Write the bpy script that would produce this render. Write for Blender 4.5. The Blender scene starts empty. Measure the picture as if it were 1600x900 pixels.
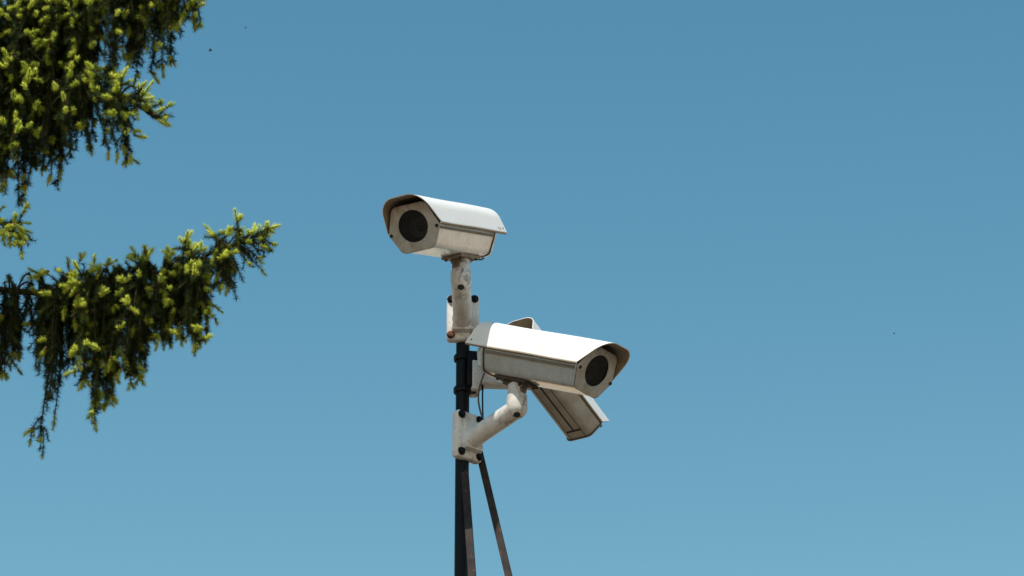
import bpy, bmesh, math, random
import numpy as np
from mathutils import Vector, Matrix

# ------------------------------------------------------------------ camera, sky, sun, exposure
sc = bpy.context.scene
COL = sc.collection
CAM_H = 1.6
E = 0.4387                       # upward tilt of the view
F = 5000.0                       # focal length in pixels of a 1600 px wide picture
cam_d = bpy.data.cameras.new('camera')
cam_d.sensor_width = 36.0
cam_d.lens = 36.0 * F / 1600.0
cam_d.clip_start = 0.1
cam_d.clip_end = 6000.0
cam = bpy.data.objects.new('camera', cam_d)
COL.objects.link(cam)
cam.location = (0, 0, CAM_H)
cam.rotation_euler = (math.pi / 2 + E, 0, 0)
sc.camera = cam

SUN_EL = math.radians(61)
SUN_AZ = math.radians(198)       # compass style: 0 = +Y (view direction), 90 = +X (right)
world = bpy.data.worlds.new('World')
sc.world = world
world.use_nodes = True
wn = world.node_tree
wn.nodes.clear()
sky = wn.nodes.new('ShaderNodeTexSky')
sky.sky_type = 'NISHITA'
sky.sun_disc = False
sky.sun_elevation = SUN_EL
sky.sun_rotation = SUN_AZ
sky.altitude = 0
sky.air_density = 1.0
sky.dust_density = 0.0
sky.ozone_density = 1.0
# colour response of the sky, the same in every direction: deeper blue overhead, paler low down
sep = wn.nodes.new('ShaderNodeSeparateColor')
comb = wn.nodes.new('ShaderNodeCombineColor')
wn.links.new(sky.outputs[0], sep.inputs[0])
for i_, (gain, power) in enumerate(((0.78, 1.75), (1.31, 1.22), (1.345, 1.0))):
    pw = wn.nodes.new('ShaderNodeMath'); pw.operation = 'POWER'; pw.inputs[1].default_value = power
    ml = wn.nodes.new('ShaderNodeMath'); ml.operation = 'MULTIPLY'; ml.inputs[1].default_value = gain
    wn.links.new(sep.outputs[i_], pw.inputs[0]); wn.links.new(pw.outputs[0], ml.inputs[0]); wn.links.new(ml.outputs[0], comb.inputs[i_])
bg = wn.nodes.new('ShaderNodeBackground')
bg.inputs[1].default_value = 0.10
wo = wn.nodes.new('ShaderNodeOutputWorld')
wn.links.new(comb.outputs[0], bg.inputs[0])
wn.links.new(bg.outputs[0], wo.inputs[0])

sun_d = bpy.data.lights.new('sun', 'SUN')
sun_d.energy = 4.6
sun_d.angle = math.radians(0.5)
sun_d.color = (1.0, 0.95, 0.87)
sun = bpy.data.objects.new('sun', sun_d)
COL.objects.link(sun)
SUN_DIR = Vector((math.sin(SUN_AZ) * math.cos(SUN_EL), math.cos(SUN_AZ) * math.cos(SUN_EL), math.sin(SUN_EL)))
sun.rotation_euler = SUN_DIR.to_track_quat('Z', 'Y').to_euler()
sun.location = (-8, -8, 20)

sc.view_settings.view_transform = 'Standard'
sc.view_settings.look = 'None'
sc.view_settings.gamma = 1.0
sc.view_settings.exposure = 0.0
sc.view_settings.use_curve_mapping = False
sc.render.engine = 'CYCLES'
sc.cycles.max_bounces = 8
sc.cycles.transparent_max_bounces = 12

rng = random.Random(7)
nrng = np.random.default_rng(7)

# ------------------------------------------------------------------ small helpers
FWD = Vector((0, math.cos(E), math.sin(E)))
UPV = Vector((0, -math.sin(E), math.cos(E)))
CAMP = Vector((0, 0, CAM_H))


def at(px, py, depth):
    """survey point: where a sight line meets a given distance"""
    return CAMP + depth * (FWD + Vector((1, 0, 0)) * ((px - 800) / F) + UPV * ((450 - py) / F))


def to_px(p):
    q = Vector(p) - CAMP
    d = q.dot(FWD)
    return 800 + F * q.x / d, 450 - F * q.dot(UPV) / d


def tag(o, label=None, cat=None, group=None, kind=None):
    if label: o['label'] = label
    if cat: o['category'] = cat
    if group: o['group'] = group
    if kind: o['kind'] = kind
    return o


def empty(name, loc=(0, 0, 0), mat=None):
    o = bpy.data.objects.new(name, None)
    o.empty_display_size = 0.05
    COL.objects.link(o)
    if mat is not None:
        o.matrix_world = mat
    else:
        o.location = loc
    return o


def mesh_obj(name, me, mat, parent=None, smooth=True, angle=35):
    o = bpy.data.objects.new(name, me)
    COL.objects.link(o)
    if mat is not None and not me.materials:
        me.materials.append(mat)
    if smooth:
        me.polygons.foreach_set('use_smooth', [True] * len(me.polygons))
        me.set_sharp_from_angle(angle=math.radians(angle))
    if parent is not None:
        o.parent = parent
    return o


def bm_obj(name, bm, mat, parent=None, smooth=True, angle=35):
    bmesh.ops.recalc_face_normals(bm, faces=bm.faces[:])
    me = bpy.data.meshes.new(name)
    bm.to_mesh(me)
    bm.free()
    return mesh_obj(name, me, mat, parent, smooth, angle)


def add_box(bm, lo, hi, bevel=0.0, seg=2, mat=None):
    vs = [bm.verts.new((x, y, z)) for x in (lo[0], hi[0]) for y in (lo[1], hi[1]) for z in (lo[2], hi[2])]
    fs = [(0, 1, 3, 2), (4, 6, 7, 5), (0, 4, 5, 1), (2, 3, 7, 6), (0, 2, 6, 4), (1, 5, 7, 3)]
    faces = [bm.faces.new([vs[i] for i in f]) for f in fs]
    if mat is not None:
        for v in vs:
            v.co = mat @ v.co
    if bevel > 0:
        edges = list({e for f in faces for e in f.edges})
        bmesh.ops.bevel(bm, geom=edges, offset=bevel, segments=seg, affect='EDGES', profile=0.5)


def add_tube(bm, pts, radii, n=20, cap=True):
    """tapered tube through points"""
    pts = [Vector(p) for p in pts]
    if not hasattr(radii, '__len__'):
        radii = [radii] * len(pts)
    rings = []
    ref = None
    for i, p in enumerate(pts):
        t = (pts[min(i + 1, len(pts) - 1)] - pts[max(i - 1, 0)]).normalized()
        if ref is None:
            ref = t.orthogonal().normalized()
        ref = (ref - t * ref.dot(t)).normalized()
        b = t.cross(ref)
        rings.append([bm.verts.new(p + (ref * math.cos(a) + b * math.sin(a)) * radii[i])
                      for a in [2 * math.pi * k / n for k in range(n)]])
    for a, b in zip(rings[:-1], rings[1:]):
        for k in range(n):
            bm.faces.new((a[k], a[(k + 1) % n], b[(k + 1) % n], b[k]))
    if cap:
        bm.faces.new(rings[0][::-1])
        bm.faces.new(rings[-1])
    return rings


def add_lathe(bm, prof, M=None, n=32):
    """revolve (r, z) profile about z"""
    rings = []
    for r, z in prof:
        if r < 1e-6:
            rings.append([bm.verts.new((0, 0, z))])
        else:
            rings.append([bm.verts.new((r * math.cos(2 * math.pi * k / n), r * math.sin(2 * math.pi * k / n), z)) for k in range(n)])
    for a, b in zip(rings[:-1], rings[1:]):
        for k in range(n):
            k2 = (k + 1) % n
            if len(a) == 1 and len(b) == 1:
                continue
            if len(a) == 1:
                bm.faces.new((a[0], b[k], b[k2]))
            elif len(b) == 1:
                bm.faces.new((a[k], a[k2], b[0]))
            else:
                bm.faces.new((a[k], a[k2], b[k2], b[k]))
    if M is not None:
        for r in rings:
            for v in r:
                v.co = M @ v.co


def fillet(pts, radii, n=6, closed=True):
    out = []
    N = len(pts)
    for i, p in enumerate(pts):
        p = Vector(p)
        r = radii[i]
        if (not closed and i in (0, N - 1)) or r <= 0:
            out.append(p.copy())
            continue
        a = (Vector(pts[(i - 1) % N]) - p)
        b = (Vector(pts[(i + 1) % N]) - p)
        la, lb = a.length, b.length
        a.normalize(); b.normalize()
        half = a.angle(b) / 2
        d = min(r / math.tan(half), la * 0.48, lb * 0.48)
        rr = d * math.tan(half)
        c = p + (a + b).normalized() * (rr / math.sin(half))
        s = p + a * d - c
        e = p + b * d - c
        ang = s.angle(e)
        for k in range(n + 1):
            t = k / n
            v = (s * math.sin((1 - t) * ang) + e * math.sin(t * ang)) / math.sin(ang)
            out.append(c + v)
    return out


def rotz(a): return Matrix.Rotation(a, 4, 'Z')
def rotx(a): return Matrix.Rotation(a, 4, 'X')
def roty(a): return Matrix.Rotation(a, 4, 'Y')


# ------------------------------------------------------------------ materials
def new_mat(name):
    m = bpy.data.materials.new(name)
    m.use_nodes = True
    nt = m.node_tree
    b = nt.nodes['Principled BSDF']
    return m, nt, b


def noise(nt, vec, scale, detail=4, rough=0.6, dist=0.0):
    t = nt.nodes.new('ShaderNodeTexNoise')
    t.inputs['Scale'].default_value = scale
    t.inputs['Detail'].default_value = detail
    t.inputs['Roughness'].default_value = rough
    t.inputs['Distortion'].default_value = dist
    if vec is not None:
        nt.links.new(vec, t.inputs['Vector'])
    return t.outputs['Fac']


def ramp(nt, fac, stops):
    r = nt.nodes.new('ShaderNodeValToRGB')
    el = r.color_ramp.elements
    el[0].position, el[0].color = stops[0][0], (*stops[0][1], 1)
    el[1].position, el[1].color = stops[1][0], (*stops[1][1], 1)
    for p, c in stops[2:]:
        e = el.new(p); e.color = (*c, 1)
    nt.links.new(fac, r.inputs[0])
    return r.outputs[0]


def mix(nt, fac, a, b, blend='MIX'):
    m = nt.nodes.new('ShaderNodeMix')
    m.data_type = 'RGBA'
    m.blend_type = blend
    for sock, v in ((m.inputs[0], fac), (m.inputs[6], a), (m.inputs[7], b)):
        if isinstance(v, (int, float)):
            sock.default_value = v
        elif isinstance(v, tuple):
            sock.default_value = (*v, 1)
        else:
            nt.links.new(v, sock)
    return m.outputs[2]


def coords(nt, scale=(1, 1, 1), loc=(0, 0, 0)):
    tc = nt.nodes.new('ShaderNodeTexCoord')
    mp = nt.nodes.new('ShaderNodeMapping')
    mp.inputs['Scale'].default_value = scale
    mp.inputs['Location'].default_value = loc
    nt.links.new(tc.outputs['Object'], mp.inputs['Vector'])
    return mp.outputs[0]


def bump(nt, b, fac, strength=0.2, dist=0.002):
    n = nt.nodes.new('ShaderNodeBump')
    n.inputs['Strength'].default_value = strength
    n.inputs['Distance'].default_value = dist
    nt.links.new(fac, n.inputs['Height'])
    nt.links.new(n.outputs[0], b.inputs['Normal'])


def paint(name, base, dirt, amount, streak=(30, 30, 6), rough=0.45, spots=0.0, seed=0.0, smudge=0.0):
    """weathered paint: blotchy dirt, runs along z and small specks"""
    m, nt, b = new_mat(name)
    v1 = coords(nt, (1, 1, 1), (seed, seed * .7, 0))
    v2 = coords(nt, streak, (seed, 0, seed))
    n1 = noise(nt, v1, 14, 6, 0.65, 0.4)
    n2 = noise(nt, v2, 1.6, 5, 0.6)
    f1 = ramp(nt, n1, [(0.42, (0, 0, 0)), (0.75, (1, 1, 1))])
    f2 = ramp(nt, n2, [(0.5, (0, 0, 0)), (0.8, (1, 1, 1))])
    c = mix(nt, f1, base, tuple(base[i] * (1 - amount) + dirt[i] * amount for i in range(3)))
    am2 = amount * 0.8
    c2 = mix(nt, f2, (1, 1, 1), tuple(1 - am2 * (1 - dirt[i] / max(base[i], .01)) for i in range(3)))
    c = mix(nt, 1.0, c, c2, 'MULTIPLY')
    if spots > 0:
        n3 = noise(nt, v1, 90, 3, 0.5)
        f3 = ramp(nt, n3, [(0.66, (0, 0, 0)), (0.72, (spots, spots, spots))])
        c = mix(nt, f3, c, (0.12, 0.10, 0.08))
    if smudge > 0:
        n4 = noise(nt, coords(nt, (1.6, 1.6, 1), (seed + .37, .1, seed)), 26, 5, 0.7, 0.8)
        n5 = noise(nt, coords(nt, (1, 1, 1), (seed, .9, .3)), 7, 2, 0.5)
        f4 = ramp(nt, n4, [(0.50, (0, 0, 0)), (0.64, (smudge, smudge, smudge))])
        f5 = ramp(nt, n5, [(0.45, (0, 0, 0)), (0.60, (1, 1, 1))])
        f4 = mix(nt, 1.0, f4, f5, 'MULTIPLY')
        c = mix(nt, f4, c, (0.10, 0.085, 0.07))
    nt.links.new(c, b.inputs['Base Color'])
    b.inputs['Roughness'].default_value = rough
    b.inputs['Specular IOR Level'].default_value = 0.35
    bump(nt, b, n1, 0.08, 0.0015)
    return m


WHITE = (0.80, 0.79, 0.76)
M_SHIELD = paint('shield_paint', (0.83, 0.825, 0.80), (0.55, 0.48, 0.38), 0.16, (6, 24, 6), 0.38)
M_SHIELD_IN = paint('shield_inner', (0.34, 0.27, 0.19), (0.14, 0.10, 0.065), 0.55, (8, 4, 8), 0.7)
M_BODY = paint('housing_paint', (0.68, 0.70, 0.69), (0.33, 0.27, 0.19), 0.45, (34, 30, 3), 0.45, 0.5, 0.0, 0.35)
M_BODY.node_tree.nodes['Principled BSDF'].inputs['Roughness'].default_value = 0.28
M_BODY.node_tree.nodes['Principled BSDF'].inputs['Specular IOR Level'].default_value = 0.5
M_BODY_SHADED = paint('shaded_housing_paint', (0.42, 0.455, 0.46), (0.25, 0.21, 0.15), 0.42, (34, 30, 3), 0.45, 0.5, 8.0, 0.3)  # housing paint darkened: shade on the right-pointing camera put into its colour
M_BODY_SHADED.node_tree.nodes['Principled BSDF'].inputs['Roughness'].default_value = 0.28
M_BODY_SHADED.node_tree.nodes['Principled BSDF'].inputs['Specular IOR Level'].default_value = 0.5
M_FACE = paint('front_plate_paint', (0.42, 0.41, 0.375), (0.20, 0.15, 0.095), 0.6, (14, 14, 6), 0.55, 0.7, 3.1, 0.5)
M_BRACKET = paint('bracket_paint', (0.73, 0.73, 0.71), (0.30, 0.22, 0.14), 0.48, (24, 24, 3), 0.5, 0.6, 1.7, 0.75)
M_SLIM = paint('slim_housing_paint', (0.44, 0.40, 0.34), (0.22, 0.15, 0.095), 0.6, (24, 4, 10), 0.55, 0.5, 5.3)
M_SHADE_STRIP = paint('shade_strip_paint', (0.20, 0.175, 0.135), (0.08, 0.06, 0.045), 0.6, (10, 4, 10), 0.7, 0.4, 4.4)  # dark tone for the painted shade below the shield edges
M_TAN = paint('mount_paint', (0.27, 0.21, 0.15), (0.08, 0.055, 0.04), 0.7, (20, 20, 8), 0.6, 0.6, 2.2)


def flat_mat(name, col, rough=0.5, metal=0.0, spec=0.5, nscale=60, var=0.35):
    m, nt, b = new_mat(name)
    n = noise(nt, coords(nt), nscale, 4)
    c = mix(nt, n, tuple(x * (1 - var) for x in col), tuple(min(1, x * (1 + var)) for x in col))
    nt.links.new(c, b.inputs['Base Color'])
    b.inputs['Roughness'].default_value = rough
    b.inputs['Metallic'].default_value = metal
    b.inputs['Specular IOR Level'].default_value = spec
    return m


M_BLACK = flat_mat('black_paint', (0.005, 0.006, 0.008), 0.42, 0, 0.14)
M_GASKET = flat_mat('gasket_rubber', (0.055, 0.040, 0.028), 0.8)
M_SCREW = flat_mat('dark_screw', (0.02, 0.018, 0.016), 0.6)
M_RUST = flat_mat('rust', (0.20, 0.075, 0.035), 0.9, 0, 0.2, 180, 0.7)
M_RUSTY, nt, b = new_mat('rusting_black_paint')
nt.links.new(ramp(nt, noise(nt, coords(nt, (1, 1, .4), (.2, .1, .3)), 60, 4, 0.6), [(0.47, (0.010, 0.009, 0.008)), (0.56, (0.26, 0.10, 0.045))]), b.inputs['Base Color'])
b.inputs['Roughness'].default_value = 0.85
M_CABLE = flat_mat('cable_sheath', (0.05, 0.045, 0.04), 0.6)
M_INK = flat_mat('faded_ink', (0.42, 0.34, 0.25), 0.7)
M_TUBE = flat_mat('dark_interior', (0.016, 0.016, 0.016), 0.8, 0, 0.1)
M_RINGS = flat_mat('lens_ring', (0.13, 0.125, 0.12), 0.35, 0, 0.5)
M_MOUNT = flat_mat('dark_mount', (0.07, 0.055, 0.042), 0.8, 0, 0.2, 40, 0.6)  # darker mount tone, used on the lower bracket
M_LENS = flat_mat('lens_coating', (0.015, 0.014, 0.018), 0.12)

# steel of the braces: worn dark paint over brownish metal
M_BRACE, nt, b = new_mat('worn_steel')
v = coords(nt)
n1 = noise(nt, v, 22, 6, 0.7, 0.3)
n2 = noise(nt, coords(nt, (1, 1, .2)), 70, 4, 0.7)
c = ramp(nt, n1, [(0.3, (0.026, 0.022, 0.021)), (0.7, (0.056, 0.047, 0.044))])
c = mix(nt, ramp(nt, n2, [(0.60, (0, 0, 0)), (0.70, (1, 1, 1))]), c, (0.15, 0.065, 0.035))
nt.links.new(c, b.inputs['Base Color'])
b.inputs['Roughness'].default_value = 0.75
b.inputs['Specular IOR Level'].default_value = 0.06
bump(nt, b, n2, 0.15, 0.001)

# clear window pane: reflects by angle, otherwise lets light through
M_GLASS = bpy.data.materials.new('window_glass')
M_GLASS.use_nodes = True
nt = M_GLASS.node_tree
nt.nodes.clear()
lw = nt.nodes.new('ShaderNodeLayerWeight'); lw.inputs[0].default_value = 0.5
p4 = nt.nodes.new('ShaderNodeMath'); p4.operation = 'POWER'; p4.inputs[1].default_value = 5.0
fr = nt.nodes.new('ShaderNodeMath'); fr.operation = 'MULTIPLY_ADD'; fr.inputs[1].default_value = 0.6; fr.inputs[2].default_value = 0.035
nt.links.new(lw.outputs['Facing'], p4.inputs[0]); nt.links.new(p4.outputs[0], fr.inputs[0])
tr = nt.nodes.new('ShaderNodeBsdfTransparent'); tr.inputs[0].default_value = (0.55, 0.56, 0.58, 1)
gl = nt.nodes.new('ShaderNodeBsdfGlossy'); gl.inputs['Roughness'].default_value = 0.06
mx = nt.nodes.new('ShaderNodeMixShader')
ou = nt.nodes.new('ShaderNodeOutputMaterial')
nt.links.new(fr.outputs[0], mx.inputs[0]); nt.links.new(tr.outputs[0], mx.inputs[1])
nt.links.new(gl.outputs[0], mx.inputs[2]); nt.links.new(mx.outputs[0], ou.inputs[0])


def needle_mat(name, dark, light, transl, rough=0.5, spec=0.35):
    m = bpy.data.materials.new(name)
    m.use_nodes = True
    nt = m.node_tree
    b = nt.nodes['Principled BSDF']
    out = nt.nodes['Material Output']
    a = nt.nodes.new('ShaderNodeAttribute'); a.attribute_name = 'tone'
    c = mix(nt, a.outputs['Fac'], dark, light)
    nt.links.new(c, b.inputs['Base Color'])
    b.inputs['Roughness'].default_value = rough
    b.inputs['Specular IOR Level'].default_value = spec
    t = nt.nodes.new('ShaderNodeBsdfTranslucent')
    nt.links.new(c, t.inputs[0])
    s = nt.nodes.new('ShaderNodeMixShader'); s.inputs[0].default_value = transl
    nt.links.new(b.outputs[0], s.inputs[1]); nt.links.new(t.outputs[0], s.inputs[2])
    nt.links.new(s.outputs[0], out.inputs[0])
    return m


M_NEEDLE = needle_mat('old_needles', (0.008, 0.019, 0.004), (0.075, 0.115, 0.024), 0.15, 0.6, 0.12)
M_SHOOT = needle_mat('new_shoots', (0.40, 0.52, 0.040), (0.86, 0.92, 0.16), 0.46, 0.5, 0.2)
M_BUD = flat_mat('bud_scales', (0.17, 0.065, 0.040), 0.7, 0, 0.3, 150, 0.5)
M_BARK, nt, b = new_mat('spruce_bark')
v = coords(nt, (1, 1, .35))
n1 = noise(nt, v, 24, 8, 0.7, 0.6)
nt.links.new(ramp(nt, n1, [(0.3, (0.035, 0.026, 0.020)), (0.7, (0.13, 0.10, 0.08))]), b.inputs['Base Color'])
b.inputs['Roughness'].default_value = 0.9
bump(nt, b, n1, 0.6, 0.01)
M_TWIG = flat_mat('twig_bark', (0.075, 0.048, 0.032), 0.85, 0, 0.2, 120, 0.4)

# ------------------------------------------------------------------ ground
M_GROUND, nt, b = new_mat('dry_ground')
v = coords(nt)
n1 = noise(nt, v, 0.5, 8, 0.65)
n2 = noise(nt, v, 30, 6, 0.7)
c = ramp(nt, n1, [(0.3, (0.085, 0.068, 0.046)), (0.7, (0.14, 0.112, 0.080))])
c = mix(nt, 0.35, c, ramp(nt, n2, [(0.3, (0.07, 0.055, 0.04)), (0.7, (0.16, 0.13, 0.095))]))
nt.links.new(c, b.inputs['Base Color'])
b.inputs['Roughness'].default_value = 0.95
bump(nt, b, n2, 0.4, 0.02)
bm = bmesh.new()
R = 3000.0
bm.faces.new([bm.verts.new(p) for p in ((-R, -R, 0), (R, -R, 0), (R, R, 0), (-R, R, 0))])
g = bm_obj('ground', bm, M_GROUND, None, False)
tag(g, kind='structure')

# ------------------------------------------------------------------ mast
POLE = Vector((-0.156, 9.277, 0))
PR = 0.0215
mast = empty('steel_mast', POLE)
tag(mast, 'black steel mast that carries the three white cameras', 'mast')
bm = bmesh.new()
add_tube(bm, [(0, 0, 0), (0, 0, 5.895)], PR, 32)
bm_obj('shaft', bm, M_BLACK, mast)
bm = bmesh.new()
add_lathe(bm, [(0, 5.895), (PR + .002, 5.895), (PR + .002, 5.90), (PR * .8, 5.908), (0, 5.911)])
bm_obj('top_cap', bm, M_BLACK, mast)
bm = bmesh.new()
add_box(bm, (-.11, -.11, 0), (.11, .11, .014), .003)
for sx in (-1, 1):
    for sy in (-1, 1):
        add_lathe(bm, [(0, .03), (.011, .03), (.011, .014)], Matrix.Translation((sx * .08, sy * .08, 0)), 6)
bm_obj('base_plate', bm, M_BLACK, mast)


def z_on_pole(py, toward=PR):
    """height on the mast front seen at picture row py"""
    y = POLE.y - toward
    lo, hi = 3.0, 8.0
    for _ in range(50):
        m = (lo + hi) / 2
        if to_px((POLE.x, y, m))[1] > py: lo = m
        else: hi = m
    return lo


def clamp(parent, z, lug_az):
    bm = bmesh.new()
    prof = [(PR - .002, -.009), (PR + .006, -.009), (PR + .0075, -.006), (PR + .0075, .006), (PR + .006, .009), (PR - .002, .009)]
    add_lathe(bm, [(r, z + h) for r, h in prof], None, 32)
    Mz = rotz(lug_az) @ Matrix.Translation((0, 0, z))
    add_box(bm, (-.009, -PR - .022, -.008), (.009, -PR - .003, .008), .002, 1, Mz)
    o = bm_obj('pole_clamp', bm, M_BLACK, parent)
    return o


for py in (556, 606):
    clamp(mast, z_on_pole(py), math.radians(95))

# ------------------------------------------------------------------ camera housings
XB, HB, XE, XT, HT, ZL, RL, LB = .055, .0638, .0877, .0553, .0794, .0122, .0497, .3938
SL = .1912                       # slope of the front: top leans forward
XS, ZS, XQ, ZQ = .0944, .008, .0576, .0913


def housing_section(g=0.0, kx=1.0, kz=1.0):
    """closed outline of body in x, z; g grows it"""
    pts = [(-XB - g, -HB - g), (XB + g, -HB - g), (XE + g, 0.0), (XT + .003 + g, HT + g), (-XT - .003 - g, HT + g), (-XE - g, 0.0)]
    pts = [(x * kx, z * kz) for x, z in pts]
    return [Vector((p.x, p.y)) for p in fillet([Vector(p) for p in pts], [.024, .024, .020, .024, .024, .020], 7)]


def ring_by_angle(outline, n=96, c=(0, 0)):
    """resample closed outline at even angles about c"""
    res = []
    N = len(outline)
    for k in range(n):
        a = 2 * math.pi * k / n
        d = Vector((math.cos(a), math.sin(a)))
        best = None
        for i in range(N):
            p = outline[i] - Vector(c); q = outline[(i + 1) % N] - Vector(c)
            e = q - p
            den = d.x * e.y - d.y * e.x
            if abs(den) < 1e-12: continue
            t = (p.x * e.y - p.y * e.x) / den
            s = (p.x * d.y - p.y * d.x) / den
            if t > 0 and -1e-6 <= s <= 1 + 1e-6:
                if best is None or t > best: best = t
        res.append(Vector(c) + d * best)
    return res


def prism(bm, sec, y0, y1, caps=True):
    """extrude section along y; y0, y1 functions of z"""
    a = [bm.verts.new((p.x, y0(p.y), p.y)) for p in sec]
    b = [bm.verts.new((p.x, y1(p.y), p.y)) for p in sec]
    n = len(sec)
    for k in range(n):
        bm.faces.new((a[k], a[(k + 1) % n], b[(k + 1) % n], b[k]))
    if caps:
        bm.faces.new(a[::-1]); bm.faces.new(b)


def shield_mesh(bm, inner, kx, kz):
    TH = .0024
    half = [(XS - .008, ZS - .003), (XS, ZS), (XQ + .012, ZQ + .0095)]
    pts = [Vector((-x * kx, z * kz)) for x, z in half] + [Vector((x * kx, z * kz)) for x, z in half[::-1]]
    prof = fillet(pts, [0, .002, .062, .062, .002, 0], 14, False)
    # finer samples on straight runs
    out = []
    for a, b_ in zip(prof[:-1], prof[1:]):
        out.append(a)
        L = (b_ - a).length
        for k in range(1, int(L / .012) + 1):
            t = k / (int(L / .012) + 1)
            out.append(a.lerp(b_, t))
    out.append(prof[-1])
    n = len(out)
    nor = []
    for i in range(n):
        t = (out[min(i + 1, n - 1)] - out[max(i - 1, 0)]).normalized()
        nn = Vector((-t.y, t.x))
        if nn.dot(out[i] - Vector((0, -.05))) < 0: nn = -nn
        nor.append(nn)
    if inner:
        out = [p - m * TH for p, m in zip(out, nor)]

    def yf(z): return .0069 + (-.0604 - .0069) * (max(z, ZS * kz) - ZS * kz) / ((ZQ - ZS) * kz)
    def yr(z): return .466 + (.4536 - .466) * (max(z, ZS * kz) - ZS * kz) / ((ZQ - ZS) * kz)
    ny = 24
    rows = []
    for j in range(ny + 1):
        t = j / ny
        rows.append([bm.verts.new((p.x, yf(p.y) * (1 - t) + yr(p.y) * t, p.y + (.0006 * math.sin(t * 9 + p.x * 30)))) for p in out])
    return rows


def sun_shield(parent, kx, kz):
    bm = bmesh.new()
    ro = shield_mesh(bm, False, kx, kz)
    ri = shield_mesh(bm, True, kx, kz)
    ny, n = len(ro) - 1, len(ro[0])
    for j in range(ny):
        for i in range(n - 1):
            bm.faces.new((ro[j][i], ro[j][i + 1], ro[j + 1][i + 1], ro[j + 1][i]))
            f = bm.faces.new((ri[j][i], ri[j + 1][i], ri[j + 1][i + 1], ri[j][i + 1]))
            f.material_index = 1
    for i in range(n - 1):
        bm.faces.new((ro[0][i], ri[0][i], ri[0][i + 1], ro[0][i + 1]))
        bm.faces.new((ro[ny][i], ro[ny][i + 1], ri[ny][i + 1], ri[ny][i]))
    for j in range(ny):
        bm.faces.new((ro[j][0], ro[j + 1][0], ri[j + 1][0], ri[j][0]))
        bm.faces.new((ro[j][n - 1], ri[j][n - 1], ri[j + 1][n - 1], ro[j + 1][n - 1]))
    me = bpy.data.meshes.new('sun_shield')
    bmesh.ops.recalc_face_normals(bm, faces=bm.faces[:])
    bm.to_mesh(me); bm.free()
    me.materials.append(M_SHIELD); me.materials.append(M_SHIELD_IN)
    o = mesh_obj('sun_shield', me, None, parent, True, 40)
    # small fixing screws near the rear corners and along the sides
    for sx in (-1, 1):
        for y, up in ((.447, .14), (.10, .10), (.36, .10)):
            x0, z0, x1, z1 = XS * kx, ZS * kz, (XQ + .012) * kx, (ZQ + .0095) * kz
            p = Vector((sx * (x0 + (x1 - x0) * up), y, z0 + (z1 - z0) * up))
            nr = Vector((sx * (z1 - z0), 0, (x0 - x1))).normalized()
            q = nr.to_track_quat('Z', 'Y').to_matrix().to_4x4()
            if y < .4: continue
            bm = bmesh.new()
            add_lathe(bm, [(0, .0016), (.0022, .0014), (.0028, .0006), (.0028, -.002)], Matrix.Translation(p) @ q, 12)
            bm_obj('screw', bm, M_SCREW, o)
    return o


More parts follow.
